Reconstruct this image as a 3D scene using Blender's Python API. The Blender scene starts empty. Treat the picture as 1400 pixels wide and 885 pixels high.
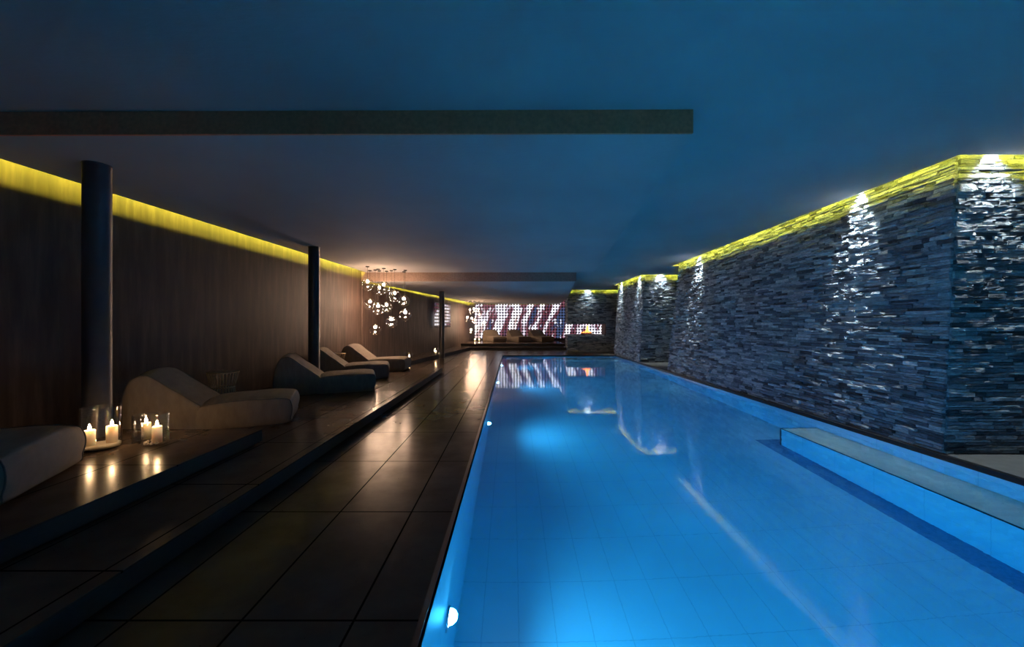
import bpy, bmesh, math, random
from mathutils import Vector, Matrix, noise
PI = math.pi
scene = bpy.context.scene
C = scene.collection
rnd = random.Random(7)

# ------------------------------------------------------------------ helpers
def new_obj(name, verts, faces, mats=None, parent=None, smooth=False, loc=None, mi=None):
    me = bpy.data.meshes.new(name)
    me.from_pydata([tuple(v) for v in verts], [], faces)
    me.update()
    o = bpy.data.objects.new(name, me)
    C.objects.link(o)
    if mats is not None:
        for m in (mats if isinstance(mats, (list, tuple)) else [mats]):
            me.materials.append(m)
    if mi is not None:
        me.polygons.foreach_set('material_index', mi)
    if smooth:
        me.polygons.foreach_set('use_smooth', [True] * len(me.polygons))
    if parent is not None:
        o.parent = parent
    if loc is not None:
        o.location = loc
    return o

class MB:
    """collects verts and faces, links them as one mesh"""
    def __init__(s): s.v = []; s.f = []; s.mi = []
    def add(s, v, f, mi=0):
        n = len(s.v)
        s.v += [tuple(p) for p in v]
        s.f += [tuple(i + n for i in q) for q in f]
        s.mi += [mi] * len(f)
        return s
    def box(s, x0, x1, y0, y1, z0, z1, mi=0):
        return s.hexa([(x0, y0, z0), (x1, y0, z0), (x1, y1, z0), (x0, y1, z0)],
                      [(x0, y0, z1), (x1, y0, z1), (x1, y1, z1), (x0, y1, z1)], mi)
    def hexa(s, b, t, mi=0):
        return s.add(list(b) + list(t), [(3, 2, 1, 0), (4, 5, 6, 7), (0, 1, 5, 4), (1, 2, 6, 5), (2, 3, 7, 6), (3, 0, 4, 7)], mi)
    def prism(s, pts, z0, z1, mi=0):
        n = len(pts)
        v = [(p[0], p[1], z0) for p in pts] + [(p[0], p[1], z1) for p in pts]
        f = [tuple(range(n - 1, -1, -1)), tuple(range(n, 2 * n))]
        f += [(i, (i + 1) % n, n + (i + 1) % n, n + i) for i in range(n)]
        return s.add(v, f, mi)
    def lathe(s, prof, seg=32, cx=0, cy=0, cz=0, mi=0):
        """prof: list of (r, z); closed by poles where r == 0"""
        v = []; f = []; rings = []
        for r, z in prof:
            if r < 1e-6:
                rings.append([len(v)]); v.append((cx, cy, cz + z))
            else:
                rings.append(list(range(len(v), len(v) + seg)))
                v += [(cx + r * math.cos(2 * PI * k / seg), cy + r * math.sin(2 * PI * k / seg), cz + z) for k in range(seg)]
        for a, b in zip(rings, rings[1:]):
            for k in range(seg):
                k2 = (k + 1) % seg
                if len(a) == 1 and len(b) == 1: continue
                if len(a) == 1: f.append((a[0], b[k2], b[k]))
                elif len(b) == 1: f.append((a[k], a[k2], b[0]))
                else: f.append((a[k], a[k2], b[k2], b[k]))
        return s.add(v, f, mi)
    def tube(s, pts, r, seg=8, closed=False, mi=0):
        pts = [Vector(p) for p in pts]; n = len(pts)
        v = []; f = []
        for i, p in enumerate(pts):
            if closed: d = pts[(i + 1) % n] - pts[(i - 1) % n]
            else: d = pts[min(i + 1, n - 1)] - pts[max(i - 1, 0)]
            d.normalize()
            up = Vector((0, 0, 1)) if abs(d.z) < .95 else Vector((1, 0, 0))
            a = d.cross(up).normalized(); b = a.cross(d).normalized()
            rr = r[i] if isinstance(r, (list, tuple)) else r
            v += [p + rr * (a * math.cos(2 * PI * k / seg) + b * math.sin(2 * PI * k / seg)) for k in range(seg)]
        m = n if closed else n - 1
        for i in range(m):
            j = (i + 1) % n
            for k in range(seg):
                k2 = (k + 1) % seg
                f.append((i * seg + k, j * seg + k, j * seg + k2, i * seg + k2))
        if not closed:
            f.append(tuple(range(seg))); f.append(tuple((n - 1) * seg + k for k in range(seg - 1, -1, -1)))
        return s.add(v, f, mi)
    def build(s, name, mats, parent=None, smooth=False, loc=None):
        return new_obj(name, s.v, s.f, mats, parent, smooth, loc, s.mi)

def sphere_prof(r, n=12, z=0):
    return [(r * math.sin(PI * i / n) if 0 < i < n else 0, z - r * math.cos(PI * i / n)) for i in range(n + 1)]

def tag(o, label=None, cat=None, group=None, kind=None):
    if label: o['label'] = label
    if cat: o['category'] = cat
    if group: o['group'] = group
    if kind: o['kind'] = kind
    return o

def empty(name, loc, rz=0):
    o = bpy.data.objects.new(name, None); C.objects.link(o)
    o.location = loc; o.rotation_euler.z = rz
    o.empty_display_size = .1
    return o

def dup(root, loc, rz=None):
    r = root.copy(); C.objects.link(r); r.location = loc
    if rz is not None: r.rotation_euler.z = rz
    for ch in list(root.children):
        c = ch.copy(); C.objects.link(c); c.parent = r
        for g in list(ch.children):
            d = g.copy(); C.objects.link(d); d.parent = c
    return r

# ------------------------------------------------------------------ materials
class NT:
    def __init__(s, name):
        s.m = bpy.data.materials.new(name); s.m.use_nodes = True
        s.t = s.m.node_tree; s.t.nodes.clear()
        s.out = s.n('ShaderNodeOutputMaterial')
    def n(s, typ, **kw):
        nd = s.t.nodes.new(typ)
        for k, v in kw.items(): setattr(nd, k, v)
        return nd
    def l(s, a, b): s.t.links.new(a, b)
    def math(s, op, a, b=None, c=None):
        nd = s.n('ShaderNodeMath', operation=op)
        for i, x in enumerate((a, b, c)):
            if x is None: continue
            if isinstance(x, (int, float)): nd.inputs[i].default_value = x
            else: s.l(x, nd.inputs[i])
        return nd.outputs[0]
    def pos(s): return s.n('ShaderNodeNewGeometry').outputs['Position']
    def mapping(s, vec, scale=(1, 1, 1), rot=(0, 0, 0)):
        mp = s.n('ShaderNodeMapping'); s.l(vec, mp.inputs['Vector'])
        mp.inputs['Scale'].default_value = scale; mp.inputs['Rotation'].default_value = rot
        return mp.outputs[0]
    def noise(s, vec, scale, detail=4, rough=.5):
        nd = s.n('ShaderNodeTexNoise'); s.l(vec, nd.inputs['Vector'])
        nd.inputs['Scale'].default_value = scale; nd.inputs['Detail'].default_value = detail
        nd.inputs['Roughness'].default_value = rough
        return nd.outputs['Fac']
    def ramp(s, fac, stops):
        r = s.n('ShaderNodeValToRGB'); s.l(fac, r.inputs[0])
        e = r.color_ramp.elements
        while len(e) < len(stops): e.new(.5)
        for el, (p, c) in zip(e, stops):
            el.position = p; el.color = (c[0], c[1], c[2], 1)
        return r.outputs[0]
    def mix(s, fac, a, b):
        m = s.n('ShaderNodeMix', data_type='RGBA')
        for x, i in ((fac, 0), (a, 6), (b, 7)):
            if isinstance(x, (int, float)): m.inputs[i].default_value = x
            elif isinstance(x, tuple): m.inputs[i].default_value = (*x, 1)
            else: s.l(x, m.inputs[i])
        return m.outputs[2]
    def bump(s, h, strength=.3, dist=.01):
        b = s.n('ShaderNodeBump'); s.l(h, b.inputs['Height'])
        b.inputs['Strength'].default_value = strength; b.inputs['Distance'].default_value = dist
        return b.outputs[0]
    def bsdf(s, color, rough=.5, metal=0, spec=.5, normal=None, **kw):
        p = s.n('ShaderNodeBsdfPrincipled')
        for x, k in ((color, 'Base Color'), (rough, 'Roughness'), (metal, 'Metallic'), (spec, 'Specular IOR Level')):
            if isinstance(x, tuple): p.inputs[k].default_value = (*x, 1)
            elif isinstance(x, (int, float)): p.inputs[k].default_value = x
            else: s.l(x, p.inputs[k])
        if normal is not None: s.l(normal, p.inputs['Normal'])
        for k, v in kw.items():
            p.inputs[k].default_value = v
        s.l(p.outputs[0], s.out.inputs[0])
        return p
    def lines(s, specs):
        """specs: (axis, pitch, offset, halfwidth); 1 on a joint line"""
        g = s.n('ShaderNodeNewGeometry')
        sp = s.n('ShaderNodeSeparateXYZ'); s.l(g.outputs['Position'], sp.inputs[0])
        sn = s.n('ShaderNodeSeparateXYZ'); s.l(g.outputs['Normal'], sn.inputs[0])
        res = None
        for ax, pitch, off, hw in specs:
            a = s.math('ADD', sp.outputs[ax], -off)
            a = s.math('DIVIDE', a, pitch); a = s.math('FRACT', a)
            a = s.math('SUBTRACT', a, .5); a = s.math('ABSOLUTE', a)
            a = s.math('GREATER_THAN', a, .5 - hw / pitch)
            nn = s.math('ABSOLUTE', sn.outputs[ax]); nn = s.math('LESS_THAN', nn, .7)
            a = s.math('MULTIPLY', a, nn)
            res = a if res is None else s.math('MAXIMUM', res, a)
        return res

def plain(name, color, rough=.5, metal=0, spec=.5, nscale=30, var=.15, bump=.1):
    t = NT(name); p = t.pos()
    nz = t.noise(p, nscale)
    c = t.ramp(nz, [(.3, tuple(x * (1 - var) for x in color)), (.7, tuple(min(1, x * (1 + var)) for x in color))])
    t.bsdf(c, rough, metal, spec, t.bump(nz, bump, .004))
    return t.m

def emit(name, color, strength):
    t = NT(name); e = t.n('ShaderNodeEmission')
    e.inputs[0].default_value = (*color, 1); e.inputs[1].default_value = strength
    t.l(e.outputs[0], t.out.inputs[0]); return t.m

M = {}
# dark stone tile of the deck: X joints every .53, Y joints every 1.075
def tile_mat(name, xo, yo, base=(.080, .060, .046)):
    t = NT(name); p = t.pos()
    ln = t.lines([(0, .53, xo, .006), (1, 1.075, yo, .006)])
    n1 = t.noise(p, 2.2, 6, .6); n2 = t.noise(p, 18, 2)
    c = t.ramp(n1, [(.3, tuple(x * .72 for x in base)), (.7, tuple(x * 1.25 for x in base))])
    sp = t.math('GREATER_THAN', t.noise(p, 55, 1), .78)
    c = t.mix(sp, c, (.012, .010, .009))
    c = t.mix(ln, c, (.008, .007, .006))
    r = t.ramp(n2, [(.3, (.18, .18, .18)), (.75, (.25, .25, .25))])
    r = t.math('MAXIMUM', r, ln)
    t.bsdf(c, r, 0, t.math('MULTIPLY', t.math('SUBTRACT', 1, ln), .05), t.bump(t.math('MULTIPLY', ln, -1), .35, .002))
    return t.m
M['tile'] = tile_mat('dark_deck_tile', -.745, 2.936)
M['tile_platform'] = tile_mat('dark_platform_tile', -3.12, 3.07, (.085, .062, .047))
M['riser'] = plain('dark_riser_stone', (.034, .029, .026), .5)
M['black'] = plain('black_coping', (.010, .011, .013), .35)
M['deck_grey'] = plain('grey_deck_stone', (.16, .16, .155), .55, nscale=12, var=.12)
# plaster ceiling
t = NT('ceiling_plaster'); p = t.pos()
n1 = t.noise(t.mapping(p, (1, 3.5, 1)), 9, 6, .65); n0 = t.noise(p, .6, 3)
c = t.ramp(n0, [(.3, (.30, .29, .28)), (.7, (.35, .34, .33))])
t.bsdf(c, .85, 0, .25, t.bump(n1, .25, .012)); M['ceiling'] = t.m
M['fascia_near'] = plain('warm_lit_fascia', (.62, .17, .08), .85, spec=.2)  # warm candle and spot light put into the fascia colour
M['fascia'] = plain('ceiling_fascia_plaster', (.27, .19, .15), .85, spec=.2)
# brown lime plaster with vertical streaks
t = NT('brown_streaked_plaster'); p = t.pos()
n1 = t.noise(t.mapping(p, (3.2, 3.2, .35)), 3.0, 6, .6); n2 = t.noise(p, 14, 5, .6)
c = t.ramp(n1, [(.28, (.030, .018, .014)), (.5, (.054, .034, .026)), (.74, (.105, .070, .054))])
t.bsdf(c, .62, 0, .35, t.bump(n2, .25, .006)); M['brown'] = t.m
# ledgestone: every stone its own tone
t = NT('split_ledgestone'); g = t.n('ShaderNodeNewGeometry')
ri = g.outputs['Random Per Island']; p = g.outputs['Position']
c1 = t.ramp(ri, [(0, (.06, .072, .09)), (.3, (.24, .275, .32)), (.65, (.44, .485, .53)), (1, (.72, .75, .76))])
n1 = t.noise(t.mapping(p, (1, 1, 3)), 16, 6, .7); n2 = t.noise(t.mapping(p, (1, 1, 2.2)), 38, 5, .65)
c2 = t.ramp(n1, [(.3, (.5, .5, .52)), (.7, (1.2, 1.17, 1.1))])
mm = t.n('ShaderNodeMix', data_type='RGBA', blend_type='MULTIPLY'); mm.inputs[0].default_value = 1
t.l(c1, mm.inputs[6]); t.l(c2, mm.inputs[7])
t.bsdf(mm.outputs[2], .48, 0, .5, t.bump(n2, 1.0, .032)); M['stone'] = t.m
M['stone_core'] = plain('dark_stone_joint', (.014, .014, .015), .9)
# pool tile
t = NT('pool_tile'); p = t.pos()
ln = t.lines([(0, .27, .05, .003), (1, .54, .1, .003), (2, .27, -.06, .002)])
n0 = t.noise(p, 1.2, 3)
c = t.ramp(n0, [(.3, (.56, .62, .62)), (.7, (.64, .69, .68))])
c = t.mix(t.math('MULTIPLY', ln, .45), c, (.30, .36, .38))
t.bsdf(c, .55, 0, .3, t.bump(t.math('MULTIPLY', ln, -1), .3, .003)); M['pooltile'] = t.m
M['floorstrip'] = plain('deep_blue_strip', (.12, .22, .34), .5)
M['lit_benchstone'] = plain('lit_bench_stone', (.92, .80, .62), .5, nscale=8, var=.06)  # pale stone, with light from above put into its colour
# water body
t = NT('pool_water'); p = t.pos()
gl = t.n('ShaderNodeBsdfGlass'); gl.inputs['IOR'].default_value = 1.333; gl.inputs['Roughness'].default_value = 0
n1 = t.noise(t.mapping(p, (1, 1, 1)), 8, 3, .6); n2 = t.noise(p, 1.1, 2)
hh = t.math('ADD', n1, t.math('MULTIPLY', n2, 1.5))
t.l(t.bump(hh, .06, .009), gl.inputs['Normal'])
va = t.n('ShaderNodeVolumeAbsorption'); va.inputs['Color'].default_value = (.01, .80, .985, 1); va.inputs['Density'].default_value = .36
t.l(gl.outputs[0], t.out.inputs[0]); t.l(va.outputs[0], t.out.inputs[1]); M['water'] = t.m
# thin clear glass (thin wall: straight-through transmission and fresnel reflection)
def thin_glass(name, tint=(1, 1, 1), ior=1.5, boost=1.0):
    t = NT(name)
    tr = t.n('ShaderNodeBsdfTransparent'); tr.inputs[0].default_value = (*tint, 1)
    gs = t.n('ShaderNodeBsdfGlossy'); gs.inputs['Roughness'].default_value = .02
    lw = t.n('ShaderNodeLayerWeight'); lw.inputs[0].default_value = .5
    fr = t.n('ShaderNodeMath', operation='MULTIPLY_ADD'); t.l(t.math('POWER', lw.outputs['Facing'], 3), fr.inputs[0]); fr.inputs[1].default_value = .9; fr.inputs[2].default_value = ((ior - 1) / (ior + 1)) ** 2
    mx = t.n('ShaderNodeMixShader')
    t.l(t.math('MULTIPLY', fr.outputs[0], boost), mx.inputs[0]); t.l(tr.outputs[0], mx.inputs[1]); t.l(gs.outputs[0], mx.inputs[2])
    t.l(mx.outputs[0], t.out.inputs[0]); return t.m
M['globe'] = thin_glass('clear_globe_glass', (.97, .97, .96), 1.7)
M['jar'] = thin_glass('clear_jar_glass', (.975, .985, .975), 1.8)
# woven fabric
t = NT('taupe_outdoor_fabric'); p = t.n('ShaderNodeTexCoord').outputs['Object']
n1 = t.noise(p, 260, 2); n2 = t.noise(t.mapping(p, (3, 1, 1)), 4.5, 4, .6)
c = t.ramp(n2, [(.3, (.155, .126, .100)), (.7, (.205, .170, .136))])
t.bsdf(c, .85, 0, .25, t.bump(t.math('ADD', t.math('MULTIPLY', n1, .15), n2), .5, .02)); M['fabric'] = t.m
M['piping'] = plain('dark_taupe_piping', (.07, .065, .058), .8)
M['bronze'] = plain('bronze_wire', (.50, .36, .24), .4, .6)
M['table_top'] = plain('dark_metal_disc', (.05, .04, .035), .4, .6)
M['column'] = plain('dark_painted_steel', (.030, .030, .033), .38, .0, .5, 8, .15, .05)
M['cord'] = plain('black_cord', (.012, .011, .010), .5)
M['bulb'] = emit('warm_bulb', (1, .64, .42), 400)
M['flame'] = emit('candle_flame', (1, .60, .30), 400)
M['fire'] = emit('hearth_fire', (1, .24, .05), 4.5)
M['led'] = emit('yellow_led', (1, .96, .06), 110)
M['led_left'] = emit('yellow_led_left', (1, .93, .07), 260)
M['lens'] = emit('pool_lamp_lens', (.75, .88, 1), 30)
M['spotface'] = emit('downlight_lens', (.80, .93, 1), 12)
t = NT('ivory_wax')
t.bsdf((.86, .78, .66), .55, 0, .35, None, **{'Subsurface Weight': 1.0, 'Subsurface Scale': .03, 'Subsurface Radius': (1.0, .75, .5)})
M['wax'] = t.m
M['wick'] = plain('charred_wick', (.01, .01, .01), .9)
M['sand'] = plain('pale_sand', (.62, .56, .48), .9, nscale=300, var=.25, bump=.5)
M['pebble'] = plain('pale_pebble', (.45, .42, .38), .4, nscale=60)
M['steel'] = plain('brushed_steel', (.55, .56, .58), .3, .9)
M['lattice'] = plain('dark_lattice_metal', (.035, .03, .045), .5, .3)
M['charred'] = plain('burnt_log', (.05, .03, .02), .9)
M['hearth'] = plain('rust_brown_hearth_lining', (.10, .05, .035), .6)
# backlit picture behind the lattice: white, wine red and slate patches, in bands running up to the right
t = NT('backlit_picture'); p = t.pos()
q = t.mapping(p, (1.0, .25, .55), (0, math.radians(-38), 0))
n1 = t.noise(t.mapping(q, (1.9, 1, .55)), 1.05, 3, .55)
n2 = t.noise(q, 2.3, 3, .6)
c = t.ramp(n1, [(.36, (.04, .06, .13)), (.43, (.10, .03, .04)), (.50, (.17, .07, .10)), (.545, (.75, .72, .85)), (.62, (1, .97, 1)), (.72, (.24, .07, .06))])
c = t.mix(t.math('MULTIPLY', t.math('GREATER_THAN', n2, .62), .6), c, (.85, .86, 1.0))
e = t.n('ShaderNodeEmission'); t.l(c, e.inputs[0]); e.inputs[1].default_value = 1.6
t.l(e.outputs[0], t.out.inputs[0]); M['picture'] = t.m

# ------------------------------------------------------------------ room dimensions (metres, eye at z 1.4)
Z0, Z1, Z2 = 3.14, 2.95, 2.68
POOL_X0, POOL_X1, POOL_Y0, POOL_Y1 = -.41, 4.58, -1.5, 17.4
WATER = -.05
def cove_x(Y):       # edge of the ceiling along the left wall
    return -4.81 + .047 * (Y - 3.71) if Y <= 12 else -4.29 + .1434 * (Y - 12)
def wall_x(Y): return cove_x(Y) - .15
YB, YF = -2.2, 26.0

# floor: deck round the pool
f = MB()
f.box(-6, POOL_X0, YB, YF, -.05, 0)
f.box(POOL_X0, 8, POOL_Y1, YF, -.05, 0)
f.box(POOL_X1, 8, YB, POOL_Y1, -.05, 0, 1)
f.box(POOL_X0, POOL_X1, YB, POOL_Y0, -.05, 0)
tag(f.build('floor', [M['tile'], M['deck_grey']]), kind='structure')
# black coping round the basin
f = MB()
f.box(POOL_X0 - .03, POOL_X0, POOL_Y0, POOL_Y1, -.07, .002)
f.box(POOL_X1 - .02, POOL_X1 + .045, POOL_Y0, POOL_Y1, -.05, .003)
f.box(POOL_X0, POOL_X1 - .02, POOL_Y1 - .02, POOL_Y1 + .05, -.05, .003)
tag(f.build('trim_1', M['black']), kind='structure')

# raised platforms
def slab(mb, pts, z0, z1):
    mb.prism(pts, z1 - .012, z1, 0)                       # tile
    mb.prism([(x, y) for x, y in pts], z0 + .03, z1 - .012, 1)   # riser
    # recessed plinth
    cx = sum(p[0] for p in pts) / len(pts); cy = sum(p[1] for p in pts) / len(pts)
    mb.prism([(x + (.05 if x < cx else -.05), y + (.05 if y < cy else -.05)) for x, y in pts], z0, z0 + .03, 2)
PM = [M['tile_platform'], M['riser'], M['black']]
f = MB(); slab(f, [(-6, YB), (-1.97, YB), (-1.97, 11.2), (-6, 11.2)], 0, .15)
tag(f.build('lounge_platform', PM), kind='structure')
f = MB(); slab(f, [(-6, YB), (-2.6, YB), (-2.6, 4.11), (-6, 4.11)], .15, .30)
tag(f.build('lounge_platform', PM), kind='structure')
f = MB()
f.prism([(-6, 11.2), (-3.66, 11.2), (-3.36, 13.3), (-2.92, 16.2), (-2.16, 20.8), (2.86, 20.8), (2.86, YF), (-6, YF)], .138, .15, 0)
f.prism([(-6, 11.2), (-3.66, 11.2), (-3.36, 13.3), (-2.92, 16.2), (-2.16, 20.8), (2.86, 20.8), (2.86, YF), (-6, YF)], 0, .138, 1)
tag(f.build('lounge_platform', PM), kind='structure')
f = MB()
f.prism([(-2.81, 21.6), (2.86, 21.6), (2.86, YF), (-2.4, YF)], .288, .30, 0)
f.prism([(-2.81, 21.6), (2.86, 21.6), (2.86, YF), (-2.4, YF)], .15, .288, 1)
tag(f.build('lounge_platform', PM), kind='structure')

# walls
def strip_wall(name, pts, thick, z0, z1, m):
    f = MB()
    out = [(x - thick, y) for x, y in reversed(pts)]
    f.prism(pts + out, z0, z1)
    return tag(f.build(name, m), kind='structure')
strip_wall('wall_left', [(wall_x(YB), YB), (wall_x(12), 12), (wall_x(12) + .02, 12.02), (wall_x(YF), YF)], .3, 0, 3.5, M['brown'])
f = MB(); f.box(-6, 8, YB - .2, YB, 0, 3.5); tag(f.build('wall_back', M['brown']), kind='structure')
f = MB(); f.box(-4, 8, YF + .2, YF + .4, 0, 3.5); tag(f.build('wall_far', M['brown']), kind='structure')
f = MB(); f.box(7.6, 7.8, YB, YF + .2, 0, 3.5); tag(f.build('wall_right_outer', M['ceiling']), kind='structure')

# ceiling
f = MB()
f.box(-6, 8, YB - .2, YF + .4, 3.44, 3.6)
f.prism([(-6, YB), (7.6, YB), (7.6, 4.07), (4.615, 4.07), (4.84, 12.02), (7.6, 12.02), (7.6, 14.09), (4.63, 14.09),
         (4.63, 17.97), (7.6, 17.97), (7.6, 20.57), (2.76, 20.57), (2.76, 25.78), (1.0, 25.78), (1.0, 12.0), (-6, 12.0)], Z0, Z0 + .03)
f.box(2.76, 7.6, 21.75, 25.78, Z0, Z0 + .03)
f.prism([(cove_x(3.26), 3.252), (1.47, 3.212), (2.48, 12.0), (cove_x(12), 12.0)], Z1, Z1 + .03)
f.prism([(cove_x(12.0), 12.0), (1.95, 12.0), (2.78, 19.7), (3.1, 25.78), (cove_x(25.78), 25.78)], Z2, Z2 + .03)
tag(f.build('ceiling', M['ceiling']), kind='structure')
f = MB()       # fascias where the ceiling steps down
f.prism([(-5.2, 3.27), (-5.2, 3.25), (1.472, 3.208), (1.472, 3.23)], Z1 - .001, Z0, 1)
f.prism([(1.45, 3.24), (1.465, 3.24), (2.475, 12.0), (2.46, 12.0)], Z1 + .02, Z0)
f.prism([(wall_x(12), 11.98), (1.95, 11.98), (1.95, 12.0), (wall_x(12), 12.0)], Z2, Z1 + .02)
f.prism([(wall_x(12), 12.0), (2.46, 12.0), (2.46, 12.02), (wall_x(12), 12.02)], Z1 + .03, Z0 + .02)
f.prism([(1.93, 12.02), (1.95, 12.0), (2.78, 19.7), (3.1, 25.78), (3.08, 25.78), (2.76, 19.7)], Z2, Z0)
tag(f.build('trim_2', [M['fascia'], M['fascia_near']]), kind='structure')

f = MB()       # added unseen dark lining that cuts cove light spilling down the left wall
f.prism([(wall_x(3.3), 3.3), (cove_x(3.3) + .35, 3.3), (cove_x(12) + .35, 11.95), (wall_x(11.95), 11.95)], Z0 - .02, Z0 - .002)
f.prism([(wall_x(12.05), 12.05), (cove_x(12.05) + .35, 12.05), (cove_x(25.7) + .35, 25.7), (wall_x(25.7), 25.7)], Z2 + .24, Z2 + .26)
tag(f.build('trim_20', M['stone_core']), kind='structure')  # added unseen cove lining, not a real trim
# ------------------------------------------------------------------ ledgestone walls
def stones(mb, A, B, Cc, D, outward, hmin=.024, hmax=.056, wmin=.09, wmax=.36, seed=1, ds=1.0):
    r = random.Random(seed)
    A, B, Cc, D = map(Vector, (A, B, Cc, D)); N = Vector(outward).normalized()
    H = ((D - A).length + (Cc - B).length) / 2; W = (B - A).length
    def P(u, v): return (A * (1 - u) + B * u) * (1 - v) + (D * (1 - u) + Cc * u) * v
    z = 0
    while z < H - .01:
        h = min(r.uniform(hmin, hmax), H - z)
        if H - z - h < .02: h = H - z
        x = 0
        while x < W - .005:
            w = r.uniform(wmin, wmax) * (1.0 if h > .045 else .85)
            if W - x - w < wmin * .6: w = W - x
            w = min(w, W - x)
            gx = .0025; gz = .002
            u0, u1 = (x + gx) / W, (x + w - gx) / W
            # now and then split a course in two thin stones
            subs = [(z, z + h)]
            if h > .046 and r.random() < .3:
                k = z + h * r.uniform(.35, .65); subs = [(z, k), (k, z + h)]
            for a, b in subs:
                v0, v1 = (a + gz) / H, (b - gz) / H
                d = r.choice((.003, .008, .012, .016, .022, .030)) * r.uniform(.7, 1.15) * ds
                tilt = r.uniform(-.010, .010); lean = r.uniform(-.006, .004)
                nx = 2 if w < .2 else 4
                vs = []
                for i in range(nx + 1):
                    u = u0 + (u1 - u0) * i / nx
                    for j in range(4):
                        v = v0 + (v1 - v0) * (0, .12, .85, 1)[j]
                        dd = d + tilt * (i / nx - .5) * 2 + lean * (1 - 2 * j / 3) + r.uniform(-.008, .008) * ds
                        if j in (0, 3): dd -= r.uniform(.001, .012)
                        vs.append(P(u, v) + N * max(dd, -.004))
                nb = len(vs)
                for i in range(nx + 1):
                    u = u0 + (u1 - u0) * i / nx
                    vs.append(P(u, v0) - N * .11); vs.append(P(u, v1) - N * .11)
                fs = []
                for i in range(nx):
                    for j in range(3):
                        q = i * 4 + j; fs.append((q, q + 4, q + 5, q + 1))
                    fs.append((nb + 2 * i, nb + 2 * i + 2, (i + 1) * 4, i * 4))
                    fs.append((i * 4 + 3, (i + 1) * 4 + 3, nb + 2 * i + 3, nb + 2 * i + 1))
                fs.append((nb, 0, 1, 2, 3, nb + 1))
                e = nx * 4; fs.append((e, nb + 2 * nx, nb + 2 * nx + 1, e + 3, e + 2, e + 1))
                mb.add(vs, fs, 0)
            x += w
        z += h
ZT = 3.22
def ext(b, t, zt, ztop):   # extend a leaning edge up to z ztop
    k = ztop / zt
    return (b[0] + (t[0] - b[0]) * k, b[1] + (t[1] - b[1]) * k, ztop)
SM = [M['stone'], M['stone_core']]
def face_core(mb, b0, b1, t1, t0, back):
    """thick backing behind a stone face"""
    B = Vector(back)
    q = [Vector(b0), Vector(b1), Vector(t1), Vector(t0)]
    i = [p + B * .012 for p in q]; o = [p + B * .25 for p in q]
    mb.hexa([i[0], i[1], o[1], o[0]], [i[3], i[2], o[2], o[3]], 1)
# block 1 beside the pool
n0, n1_ = (4.63, 4.235, 0), (4.65, 11.8, 0)
t0, t1 = ext((4.63, 4.235), (4.785, 4.235), 3.14, ZT), ext((4.65, 11.8), (5.0, 11.8), 3.10, ZT)
f = MB()
stones(f, (4.63, 4.245, .003), (4.65, 11.8, .003), t1, (t0[0], 4.245, ZT), (-1, 0, .05), seed=3)
f.hexa([(4.72, 4.31, 0), (7.6, 4.31, 0), (7.6, 11.79, 0), (4.74, 11.79, 0)],
       [(t0[0] + .09, 4.31, ZT), (7.6, 4.31, ZT), (7.6, 11.79, ZT), (t1[0] + .09, 11.79, ZT)], 1)
stones(f, (4.64, 4.235, .003), (7.6, 4.235, .003), (7.6, 4.235, ZT), (t0[0] + .01, 4.235, ZT), (0, -1, 0), seed=4, ds=.6)
tag(f.build('wall_right', SM), kind='structure')
# block 2
f = MB()
b0 = (4.61, 14.24); b1 = (4.63, 17.85); u0 = ext(b0, (4.79, 14.24), 3.14, ZT); u1 = ext(b1, (4.80, 17.85), 3.14, ZT)
stones(f, (4.61, 14.25, .003), (4.63, 17.85, .003), u1, (u0[0], 14.25, ZT), (-1, 0, .05), seed=5)
f.hexa([(4.70, 14.32, 0), (7.6, 14.32, 0), (7.6, 17.84, 0), (4.72, 17.84, 0)],
       [(u0[0] + .09, 14.32, ZT), (7.6, 14.32, ZT), (7.6, 17.84, ZT), (u1[0] + .09, 17.84, ZT)], 1)
stones(f, (4.62, 14.24, .003), (7.6, 14.24, .003), (7.6, 14.24, ZT), (u0[0] + .01, 14.24, ZT), (0, -1, 0), seed=6, ds=.6)
tag(f.build('wall_right_middle', SM), kind='structure')
# fireplace block
FY = 20.7; FB = 21.6
fp = empty('corner_fireplace', (2.91, FY, 0))
tag(fp, 'grey ledgestone fireplace block with a long see-through opening at the pool end', 'fireplace')
def stone_block(name, x0, x1, z0, z1, seed, top=None):
    f = MB(); ox, oy = fp.location.x, FY
    stones(f, (x0 - ox, 0, z0), (x1 - ox, 0, z0), (x1 - ox, 0, z1), (x0 - ox, 0, z1), (0, -1, 0), seed=seed, ds=.6)
    stones(f, (x0 - ox, .9, z0), (x0 - ox, .01, z0), (x0 - ox, .01, z1), (x0 - ox, .9, z1), (-1, 0, 0), seed=seed + 20)
    f.box(x0 - ox + .05, x1 - ox, .05, FB - oy, z0, z1, 1)
    return f.build(name, SM, fp)
stone_block('lower_block', 2.93, 4.94, .003, .81, 11)
stone_block('upper_block', 2.93, 4.94, 1.38, ZT, 12)
stone_block('pier', 4.945, 7.59, .003, ZT, 13)
f = MB(); f.box(2.05 - .6 + .5, 2.03, .02, .88, .812, 1.378)
f = MB(); f.box(1.985, 2.013, .04, .88, .812, 1.378); f.build('side_lining', M['hearth'], fp)
f = MB(); f.box(.03, 2.01, .03, .87, .811, .822); f.build('hearth', M['hearth'], fp)
f = MB(); f.box(.75, 1.5, .38, .52, .822, .85); f.build('burner', M['black'], fp)
f = MB()
r9 = random.Random(5)
for k in range(5):
    x = .78 + .12 * k
    f.tube([(x, .33 + .04 * (k % 2), .87), (x + .22, .55 - .05 * (k % 2), .90 + .02 * (k % 3))], .028, 8)
f.build('log', M['charred'], fp, True)
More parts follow.
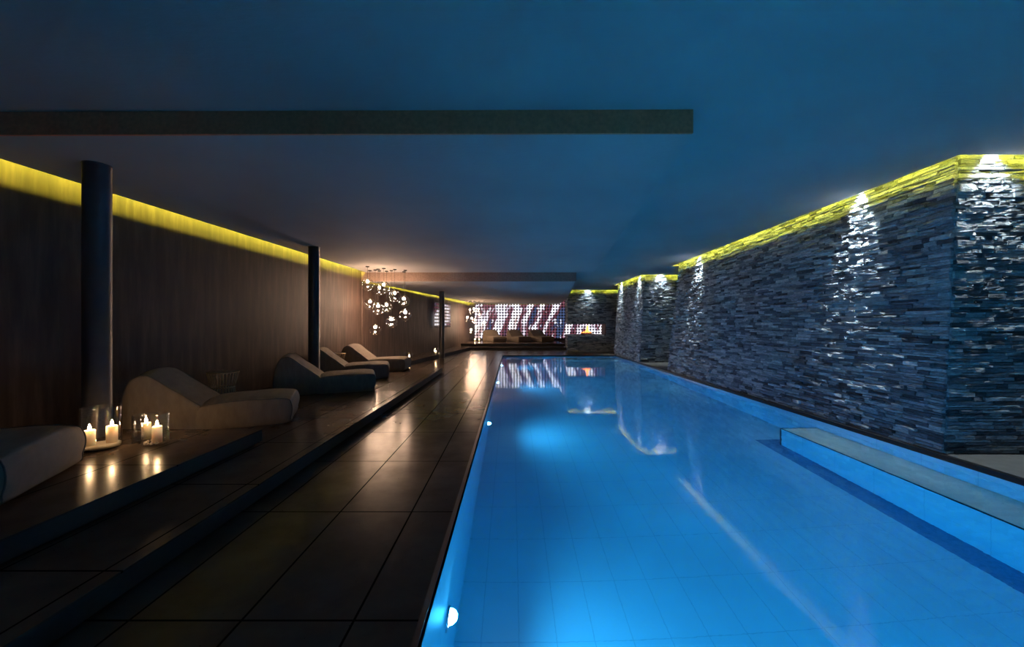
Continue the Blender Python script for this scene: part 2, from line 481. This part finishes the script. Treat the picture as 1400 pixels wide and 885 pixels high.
for k, (x, h) in enumerate([(.84, .09), (.93, .13), (1.03, .20), (1.10, .50), (1.145, .44), (1.22, .16), (1.32, .09)]):
    f = MB()
    f.lathe([(0, 0), (.035, .03), (.05, h * .25), (.035, h * .6), (.012, h * .88), (0, h)], 12, x, .45, .86)
    tag(f.build('flame', M['fire'], fp, True), 'orange flame')

# ------------------------------------------------------------------ LED lines in the coves
def led(path, z):
    f = MB(); f.tube([(x, y, z) for x, y in path], .008, 6)
    return f
parts = [
    ([(cove_x(3.4) - -.06 , 3.4), (cove_x(11.9) + .06, 11.9)], Z1 + .12),
    ([(cove_x(12.1) + .06, 12.1), (cove_x(25.6) + .06, 25.6)], Z2 + .12),
    ([(-2.2, 25.72), (2.7, 25.72)], Z2 + .12),
    ([(2.9, 25.72), (7.5, 25.72)], Z0 + .12),
    ([(4.56, 4.01), (7.5, 4.01)], Z0 + .12),
    ([(4.56, 4.10), (4.78, 11.9)], Z0 + .12),
    ([(4.57, 14.03), (7.5, 14.03)], Z0 + .12),
    ([(4.57, 14.10), (4.57, 17.9)], Z0 + .12),
    ([(2.85, 20.51), (7.5, 20.51)], Z0 + .12),
]
for k, (pth, z) in enumerate(parts):
    tag(led(pth, z).build('trim_%d' % (k + 3), M['led_left'] if k < 2 else M['led']), kind='structure')

# ------------------------------------------------------------------ downlights in the slot above the stone
A5 = -math.radians(-7)
dl_pos = [((4.735, 5.45), 'recessed cool white downlight above the middle of the long stone wall'),
          ((4.865, 10.4), 'recessed cool white downlight at the far end of the long stone wall'),
          ((5.12, 4.135), 'recessed cool white downlight above the stone face looking at the camera'),
          ((4.70, 14.75), 'recessed cool white downlight over the near corner of the second stone block'),
          ((4.70, 17.2), 'recessed cool white downlight over the far end of the second stone block'),
          ((5.35, 14.15), 'recessed cool white downlight above the front of the second stone block'),
          ((3.95, 20.61), 'recessed cool white downlight above the stone fireplace')]
dl_pos = [(p, l) for p, l in dl_pos]
f = MB()
f.lathe([(0, .10), (.030, .10), (.032, .0), (.025, .0), (.024, .02), (0, .02)], 20)
dl0 = None
for (x, y), lab in dl_pos:
    if dl0 is None:
        d = dl0 = empty('downlight', (x, y, 3.30))
        f.build('housing', M['steel'], d, True)
        g = MB(); g.lathe([(0, .018), (.023, .018)], 20); g.build('lens', M['spotface'], d)
    else:
        d = dup(dl0, (x, y, 3.30))
    tag(d, lab, 'downlight', 'downlights above the stone walls')
    L = bpy.data.lights.new('downlight_beam', 'SPOT'); L.energy = 760 if x < 5 and y != 20.61 else 220; L.color = (.80, .93, 1)
    L.spot_size = math.radians(56 if x < 5 and y != 20.61 else 85); L.spot_blend = 1.0; L.shadow_soft_size = .04
    lo = bpy.data.objects.new('downlight_beam', L); C.objects.link(lo); lo.location = (x, y, 3.29)
    side = x < 5 and y not in (20.61,)
    lo.rotation_euler = (0, -A5, 0) if side else (A5, 0, 0)

# ------------------------------------------------------------------ pool
pool = empty('swimming_pool', (0, 0, 0))
tag(pool, 'long rectangular blue lit swimming pool beside the stone walls', 'pool')
f = MB()
x0, x1, y0, y1, zf = POOL_X0, POOL_X1, POOL_Y0, POOL_Y1, -1.45
f.box(x0 - .2, x1 + .2, y0 - .2, y1 + .2, zf - .2, zf)
f.box(x0 - .2, x0, y0 - .2, y1 + .2, zf, -.052)
f.box(x1, x1 + .2, y0 - .2, y1 + .2, zf, -.052)
f.box(x0, x1, y0 - .2, y0, zf, -.052)
f.box(x0, x1, y1, y1 + .2, zf, -.052)
f.build('basin', M['pooltile'], pool)
f = MB()
f.box(4.05, x1 + .002, .3, 5.94, zf, -.60)
f.build('bench', M['pooltile'], pool)
f = MB()
f.box(4.035, 4.055, .3, 5.955, -.605, -.592); f.box(4.035, x1, 5.935, 5.955, -.605, -.592)
f.box(4.038, 4.056, 5.937, 5.955, zf, -.6)
f.build('bench_edging', M['black'], pool)
f = MB(); f.box(3.80, 4.05, .3, 6.18, zf, zf + .004); f.box(4.05, x1, 5.94, 6.18, zf, zf + .004)  # thin dark blue strip on the floor round the bench
f.build('floor_strip', M['floorstrip'], pool)
f = MB(); f.box(4.06, x1, .3, 5.93, -.6, -.585); f.build('bench_top', M['lit_benchstone'], pool)
# far steps: a shelf across the far right corner
f = MB(); f.box(1.75, x1, 16.6, y1, zf, -.75); f.build('entry_step', M['lit_benchstone'], pool)
f = MB()
f.box(x0 - .004, x1 + .004, y0 - .004, y1 + .004, zf - .01, WATER)
f.build('water', M['water'], pool)

lf = MB(); lf.lathe([(0, 0), (.085, 0), (.085, .010), (.062, .014), (.060, .006), (0, .006)], 28)
lamp0 = None
LY = [(2.5, 'round white underwater lamp on the pool wall at the bottom of the photo'),
      (6.5, 'round white underwater lamp on the left pool wall, the farther one seen'),
      (10.5, 'underwater lamp on the left pool wall beyond the second one'),
      (14.5, 'underwater lamp on the left pool wall nearest the far end')]
for y, lab in LY:
    if lamp0 is None:
        lamp = lamp0 = empty('underwater_lamp', (POOL_X0, y, -.80))
        lamp0.rotation_euler = (0, PI / 2, 0)
        lf.build('ring', M['steel'], lamp, True)
        g = MB(); g.lathe([(.060, .009), (.03, .016), (0, .018)], 28); g.build('lens', M['lens'], lamp, True)
    else:
        lamp = dup(lamp0, (POOL_X0, y, -.80))
    tag(lamp, lab, 'underwater lamp', 'underwater lamps along the pool wall')
    L = bpy.data.lights.new('underwater_beam', 'SPOT'); L.energy = 600; L.color = (.06, .51, 1)
    L.spot_size = math.radians(165); L.spot_blend = .9; L.shadow_soft_size = .055
    lo = bpy.data.objects.new('underwater_beam', L); C.objects.link(lo); lo.location = (POOL_X0 + .010, y, -.78)
    lo.rotation_euler = (0, -math.radians(112), 0)

for x in (.9, 3.2):  # unseen fill lamps added to light the bench top and even the pool
    lamp = dup(lamp0, (x, POOL_Y0, -.45)); lamp.rotation_euler = (-PI / 2, 0, 0)
    tag(lamp, 'added unseen underwater fill lamp on the near end wall of the pool', 'underwater lamp', 'added fill lamps on the end wall')
    L = bpy.data.lights['underwater_beam'].copy(); L.energy = 340
    lo = bpy.data.objects.new('underwater_beam', L); C.objects.link(lo); lo.location = (x, POOL_Y0 + .03, -.45)  # light of the added unseen fill lamp
    lo.rotation_euler = (math.radians(95), 0, 0)

# ------------------------------------------------------------------ columns
for (x, y, zb, zt, lab) in [(-4.05, 3.857, .30, Z1, 'round dark steel column nearest the camera, behind the large candle jar'),
                            (-4.01, 8.0, .15, Z1, 'round dark steel column standing behind the second lounger'),
                            (-2.79, 15.7, 0, Z2, 'thin-looking dark steel column at the far end near the low ledge')]:
    f = MB(); r = .106
    f.lathe([(0, 0), (r + .004, 0), (r + .004, .012), (r, .014), (r, zt - zb - .014), (r + .004, zt - zb - .012), (r + .004, zt - zb), (0, zt - zb)], 48)
    o = f.build('column', M['column'], None, False, (x, y, zb))
    for pl in o.data.polygons:
        if abs(pl.normal.z) < .3: pl.use_smooth = True
    tag(o, lab, 'column', 'round dark columns', 'thing')

# ------------------------------------------------------------------ loungers
def catmull(pts, n=5):
    out = []; m = len(pts)
    for i in range(m):
        p0, p1, p2, p3 = (Vector(pts[(i + k - 1) % m]) for k in range(4))
        for j in range(n):
            t = j / n
            out.append(.5 * ((2 * p1) + (-p0 + p2) * t + (2 * p0 - 5 * p1 + 4 * p2 - p3) * t * t + (-p0 + 3 * p1 - 3 * p2 + p3) * t ** 3))
    return out
def cushion(prof, W, bulge=.03, crown=.03, seed=0):
    """closed x-z outline swept across y; rounded edges, bulging sides"""
    pr = catmull(prof); n = len(pr)
    cx = sum(p[0] for p in pr) / n; cz = sum(p[1] for p in pr) / n
    zmin = min(p[1] for p in pr)
    rings = []
    # side cap rings from centre out, then across
    caps = [(.0, bulge), (.35, bulge * .95), (.65, bulge * .75), (.88, bulge * .35), (.97, .004), (.992, -.010)]
    across = [(1.0, -.03), (1.008, -.08)]
    ts = [-.72, -.5, -.25, 0, .25, .5, .72]
    seq = [(s, -W / 2 - b, 0) for s, b in caps] + [(s, -W / 2 - b, 0) for s, b in across]
    seq += [(1.01, t * W / 2, 1 - t * t) for t in ts]
    seq += [(s, W / 2 + b, 0) for s, b in reversed(across)] + [(s, W / 2 + b, 0) for s, b in reversed(caps)]
    v = []; f = []
    for s, y, cr in seq:
        for p in pr:
            x = cx + (p[0] - cx) * s; z = cz + (p[1] - cz) * s
            if cr and z > cz: z += crown * cr * min(1, (z - cz) / .1)
            wob = .015 * noise.noise(Vector((x * 4 + seed, y * 4, z * 4)))
            z += wob if z > zmin + .05 else 0
            x += .008 * noise.noise(Vector((x * 5, y * 5 + seed, z * 5 + 9)))
            v.append((x, y, max(z, zmin)))
    m = len(seq)
    for i in range(m - 1):
        for k in range(n):
            k2 = (k + 1) % n
            f.append((i * n + k, i * n + k2, (i + 1) * n + k2, (i + 1) * n + k))
    seam = {}
    for side, idx in ((-1, 5), (1, m - 6)):
        seam[side] = [Vector(v[idx * n + k]) + Vector((0, side * .004, 0)) for k in range(n)]
    return v, f, seam
SEAT = [(.80, .015), (.835, .08), (.85, .17), (.835, .26), (.79, .305), (.60, .318), (.35, .318), (.10, .306), (-.08, .285), (-.16, .22), (-.17, .10), (-.15, .012), (.10, 0), (.50, 0)]
BACK = [(-.10, .02), (-.10, .12), (-.07, .22), (-.09, .285), (-.22, .39), (-.38, .52), (-.53, .635), (-.60, .668), (-.68, .655), (-.745, .58), (-.79, .42), (-.815, .22), (-.81, .06), (-.78, .005), (-.45, 0)]
def make_lounger():
    root = empty('lounger', (0, 0, 0))
    for nm, prof, W, sd in (('seat_cushion', SEAT, .86, 1), ('backrest', BACK, .85, 5)):
        v, fc, seam = cushion(prof, W, .028, .028, sd)
        o = new_obj(nm, v, fc, M['fabric'], root, True)
        md = o.modifiers.new('sub', 'SUBSURF'); md.levels = 1; md.render_levels = 1
        for s in (-1, 1):
            pp = MB(); pp.tube(seam[s], .0055, 6, True)
            pp.build('piping', M['piping'], o, True)
    return root
GL = 'upholstered loungers on the left platforms'
GF = 'upholstered loungers before the lattice screen'
A = math.radians
lounger_spots = [
    ((-3.95, 2.37, .30), 25, 'taupe lounger cut off by the left edge, its foot end beside the big candle jar', GL),
    ((-3.70, 5.01, .15), 23, 'taupe lounger behind the candle jars, its back beside the nearest column', GL),
    ((-3.47, 7.43, .15), 21, 'taupe lounger standing just in front of the second column', GL),
    ((-3.75, 9.20, .15), 16, 'taupe lounger half hidden behind the second column and another lounger', GL),
    ((-3.67, 10.70, .15), 3, 'taupe lounger under the glass globe cluster, farthest of the left row', GL),
    ((-1.08, 24.15, .30), -63, 'leftmost of the three loungers before the lattice screen', GF),
    ((.40, 24.15, .30), -63, 'middle one of the three loungers before the lattice screen', GF),
    ((1.76, 24.15, .30), -63, 'rightmost of the three loungers, nearest the fireplace', GF),
]
l0 = make_lounger()
for k, (loc, ang, lab, grp) in enumerate(lounger_spots):
    o = l0 if k == 0 else dup(l0, loc, A(ang))
    o.location = loc; o.rotation_euler.z = A(ang)
    tag(o, lab, 'lounger', grp)

# ------------------------------------------------------------------ wire side tables
def side_table():
    root = empty('side_table', (0, 0, 0))
    f = MB(); N = 26
    for k in range(N):
        a = 2 * PI * k / N
        pts = [(r * math.cos(a), r * math.sin(a), z) for r, z in ((.185, .008), (.150, .25), (.152, .27), (.208, .49))]
        f.tube(pts, .0045, 6)
    f.build('wire_cage', M['bronze'], root, True)
    for nm, r, z in (('base_ring', .185, .008), ('waist_ring', .151, .26), ('rim', .210, .492)):
        g = MB(); g.tube([(r * math.cos(2 * PI * k / 40), r * math.sin(2 * PI * k / 40), z) for k in range(40)], .007, 6, True)
        g.build(nm, M['bronze'], root, True)
    g = MB(); g.lathe([(0, .492), (.205, .492), (.207, .497), (.205, .502), (0, .502)], 40); g.build('tabletop', M['table_top'], root)
    return root
s0 = side_table(); s0.location = (-4.50, 6.15, .15)
tag(s0, 'bronze wire side table with hourglass cage between the first two full loungers', 'side table', 'wire side tables')
s1 = dup(s0, (-4.43, 9.98, .15))
tag(s1, 'bronze wire side table behind the second column, by the farthest lounger of the row', 'side table', 'wire side tables')

# ------------------------------------------------------------------ candles and jars
def jar_mb(r, h, t=.005):
    f = MB()
    f.lathe([(0, 0), (r - .006, 0), (r, .006), (r, h - .002), (r - t / 2, h), (r - t, h - .002), (r - t, .016), (r - t - .008, .012), (0, .012)], 48)
    return f
def candle(x, y, z, r, h, lab, grp, lean=0):
    c = empty('pillar_candle', (x, y, z))
    f = MB(); f.lathe([(0, 0), (r, 0), (r, h - .004), (r - .004, h), (r * .7, h - .002), (r * .35, h - .006), (0, h - .007)], 28)
    f.build('wax_body', M['wax'], c, True)
    f = MB(); f.tube([(0, 0, h - .01), (.001, 0, h + .008)], .0018, 6); f.build('wick', M['wick'], c)
    f = MB(); f.lathe([(0, 0), (.007, .005), (.0105, .014), (.008, .028), (.003, .042), (0, .050)], 12, 0, 0, h + .004)
    f.build('flame', M['flame'], c, True)
    tag(c, lab, 'candle', grp)
    return c
def jar(x, y, z, r, h, lab, grp):
    j = jar_mb(r, h).build('candle_jar', M['jar'], None, True, (x, y, z))
    return tag(j, lab, 'glass jar', grp)
JG, CG = 'glass candle jars', 'pillar candles'
jar(-3.63, 3.49, .30, .135, .365, 'largest clear glass candle jar, beside the foot of the cut-off lounger', JG)
f = MB(); f.lathe([(0, .0125), (.127, .0125), (.127, .036), (.06, .040), (0, .038)], 40)
tag(f.build('sand', M['sand'], None, True, (-3.63, 3.49, .30)), 'pale sand layer in the bottom of the largest candle jar', 'sand', kind='stuff')
candle(-3.675, 3.435, .338, .039, .135, 'ivory pillar candle, the left one in the largest jar', CG)
candle(-3.575, 3.53, .338, .039, .150, 'ivory pillar candle, the right one in the largest jar', CG)
jar(-3.25, 3.60, .30, .097, .275, 'smaller clear candle jar standing in front, at the right of the three near ones', JG)
jar(-3.455, 3.72, .30, .094, .245, 'smaller clear candle jar standing behind, in the middle of the three near ones', JG)
candle(-3.235, 3.60, .315, .037, .150, 'ivory pillar candle in the front small jar', CG)
candle(-3.445, 3.72, .315, .036, .150, 'ivory pillar candle in the rear small jar', CG)
for k in range(7):
    a = A(150 + 28 * k); q = .071
    f = MB(); f.lathe([(r * (1, .8, 1.1)[k % 3], zz * .8) for r, zz in sphere_prof(.013, 6, .016)], 8)
    tag(f.build('pebble', M['pebble'], None, True, (-3.25 + q * math.cos(a), 3.60 + q * math.sin(a), .3125)),
        'small pale pebble lying in the front small candle jar', 'pebble', 'pebbles in the front small jar')
# small square-looking lanterns on the far ledge
jar(-3.55, 13.65, .15, .115, .24, 'glass candle jar on the low ledge, just right of the farthest lounger', JG)
candle(-3.55, 13.65, .165, .035, .09, 'candle in the ledge jar right of the farthest lounger', CG)
jar(-3.10, 15.95, .15, .115, .26, 'glass candle jar on the low ledge at the left of the far column', JG)
candle(-3.08, 15.95, .165, .035, .09, 'candle in the ledge jar at the left of the far column', CG)
jar(-2.28, 24.3, .30, .10, .22, 'glass candle jar on the far platform below the small globe cluster, the left one', JG)
candle(-2.28, 24.3, .315, .04, .10, 'candle in the left jar on the far platform', CG)
jar(-2.02, 24.3, .30, .10, .22, 'glass candle jar on the far platform, the one nearer the three loungers', JG)
candle(-2.02, 24.3, .315, .04, .10, 'candle in the jar nearer the three far loungers', CG)

# ------------------------------------------------------------------ glass globe clusters
def pendant_base():
    root = empty('globe_pendant', (0, 0, 0))
    f = MB(); f.lathe([(0, 0), (.05, 0), (.05, -.022), (.02, -.03), (0, -.03)], 24); f.build('canopy', M['cord'], root)
    f = MB(); f.lathe([(.004, 0), (.004, -1)], 8); f.build('cord', M['cord'], root)
    f = MB(); f.lathe([(0, .085), (.018, .085), (.022, .03), (.018, .022), (0, .022)], 16); f.build('socket', M['steel'], root, True)
    f = MB(); f.lathe(sphere_prof(.036, 12), 20); f.build('bulb', M['bulb'], root, True)
    f = MB(); f.lathe([(0, -.17)] + sphere_prof(.17, 20)[1:-1] + [(.03, .1675)], 36); f.build('globe', M['globe'], root, True)
    return root
def px(u, v, Y): return ((u - 700) / 540 * Y, Y, 1.4 - (v - 442.5) / 540 * Y)
p0 = pendant_base(); first = True
def pendant(bx, by, Y, zc, lab, grp):
    global first
    x, _, zb = px(bx, by, Y)
    if first: r = p0; first = False
    else: r = dup(p0, (0, 0, 0))
    r.location = (x, Y, zc)
    for ch in r.children:
        k = ch.name.split('.')[0]
        dz = zb - zc
        if k == 'cord': ch.scale.z = -(dz + .085)
        elif k in ('bulb', 'socket'): ch.location.z = dz
        elif k == 'globe': ch.location.z = dz - .082
    tag(r, lab, 'pendant lamp', grp)
G1, G2 = 'clear glass globe pendants of the near cluster', 'clear glass globe pendants of the far cluster'
c1 = [(502.4, 385, 10.7, 'top left'), (524.8, 389.3, 11.07, 'top centre'), (518.7, 393, 11.57, 'just behind the top centre'),
      (539.7, 401, 11.28, 'upper right'), (552.3, 408.6, 11.78, 'right, above another at the right edge'),
      (505.8, 412.4, 11.5, 'left edge at mid height'), (517, 418.5, 11.21, 'middle left'), (528.6, 416.8, 11.65, 'very middle'),
      (554, 427, 11.45, 'right edge, lower one'), (535, 436.8, 11.49, 'second lowest'), (513, 447.4, 11.38, 'lowest hanging')]
for u, v, Y, w in c1:
    pendant(u, v, Y, Z1, 'clear glass globe lamp in the near cluster, ' + w, G1)
c2 = [(642.5, 423.6, 22.93, 'highest at the left'), (648, 422.2, 22.6, 'topmost'), (654, 422.8, 23.01, 'highest at the right'),
      (655.5, 430.5, 22.63, 'below the highest right one'), (638.8, 434, 22.33, 'left edge'), (645, 435.4, 23.12, 'in the centre'),
      (649.3, 437.5, 22.36, 'just right of centre'), (662, 440.8, 22.75, 'rightmost before the screen'),
      (650.8, 446.2, 23.13, 'second lowest'), (644, 451, 22.47, 'lowest')]
for u, v, Y, w in c2:
    pendant(u, v, Y, Z2, 'clear glass globe lamp in the far cluster, ' + w, G2)

# ------------------------------------------------------------------ lattice screen with backlit picture
def lattice_mb(mb, nx, nz, P):
    """P(i, j) -> world pos of a node in cells; stars on the nodes, bars between them"""
    for i in range(nx + 1):
        for j in range(nz + 1):
            pts = []
            for k in range(8):
                a = PI / 4 * k; r = .45 if k % 2 == 0 else .29
                pts.append((r * math.cos(a), r * math.sin(a)))
            fr = [P(i + a, j + b, 0) for a, b in pts]; bk = [P(i + a, j + b, .02) for a, b in pts]
            mb.add(fr + bk, [tuple(range(8)), tuple(range(15, 7, -1))] + [(k, 8 + k, 8 + (k + 1) % 8, (k + 1) % 8) for k in range(8)])
    w = .035
    for i in range(nx + 1):
        mb.hexa([P(i - w, 0, .003), P(i + w, 0, .003), P(i + w, 0, .015), P(i - w, 0, .015)],
                [P(i - w, nz, .003), P(i + w, nz, .003), P(i + w, nz, .015), P(i - w, nz, .015)])
    for j in range(nz + 1):
        mb.hexa([P(0, j - w, .003), P(nx, j - w, .003), P(nx, j - w, .015), P(0, j - w, .015)],
                [P(0, j + w, .003), P(nx, j + w, .003), P(nx, j + w, .015), P(0, j + w, .015)])
scr = empty('lattice_screen', (2.2, 25.85, .30))
tag(scr, 'full width dark lattice screen over a white and wine red backlit picture', 'screen')
SX0, SZ0, pitch = -2.45 - 2.2, .14, .185
f = MB()
lattice_mb(f, 48, 16, lambda a, b, d: (SX0 + pitch * a, d, SZ0 + pitch * (b - 0)))
f.build('lattice', M['lattice'], scr)
f = MB(); f.box(SX0, SX0 + 48 * pitch, .10, .13, SZ0 - .02, 3.1); f.build('backlit_panel', M['picture'], scr)
f = MB(); f.box(SX0, SX0 + 48 * pitch, -.03, .13, 0, .12); f.build('plinth', M['black'], scr)
# smaller backlit panel on the left wall
ya, yb = 18.15, 20.45
bp = empty('backlit_wall_panel', (0, 0, 0))
tag(bp, 'narrow-looking backlit lattice panel on the brown wall behind the far column', 'wall panel')
bp.location = (wall_x(ya), ya, 1.28)
du = Vector((wall_x(yb) - wall_x(ya), yb - ya, 0)); ln_ = du.length; du.normalize(); dn = Vector((du.y, -du.x, 0))
def Pw(a, b, d): 
    v = du * (a * ln_ / 15) + dn * (.045 - d) + Vector((0, 0, b * 1.1 / 7)); return tuple(v)
f = MB(); lattice_mb(f, 15, 7, Pw); f.build('lattice', M['lattice'], bp)
f = MB()
f.hexa([Pw(0, 0, .025), Pw(15, 0, .025), Pw(15, 0, .04), Pw(0, 0, .04)], [Pw(0, 7, .025), Pw(15, 7, .025), Pw(15, 7, .04), Pw(0, 7, .04)])
f.build('backlit_panel', M['picture'], bp)

# ------------------------------------------------------------------ world, camera, view
w = bpy.data.worlds.new('world'); scene.world = w; w.use_nodes = True
w.node_tree.nodes['Background'].inputs[0].default_value = (.01, .012, .02, 1)
w.node_tree.nodes['Background'].inputs[1].default_value = .2
cam = bpy.data.cameras.new('camera'); cam.sensor_width = 36; cam.lens = 540 / 1400 * 36
cam.clip_start = .05
co = bpy.data.objects.new('camera', cam); C.objects.link(co)
co.location = (0, 0, 1.4); co.rotation_euler = (PI / 2, 0, 0)
scene.camera = co
scene.view_settings.view_transform = 'Standard'
scene.view_settings.look = 'None'
scene.view_settings.exposure = 0
scene.view_settings.gamma = 1
scene.view_settings.use_curve_mapping = False
cy = scene.cycles
cy.max_bounces = 14; cy.diffuse_bounces = 5; cy.glossy_bounces = 5; cy.transmission_bounces = 8; cy.transparent_max_bounces = 16
cy.caustics_reflective = True; cy.caustics_refractive = True
cy.sample_clamp_indirect = 30; cy.blur_glossy = .5
cy.use_denoising = True
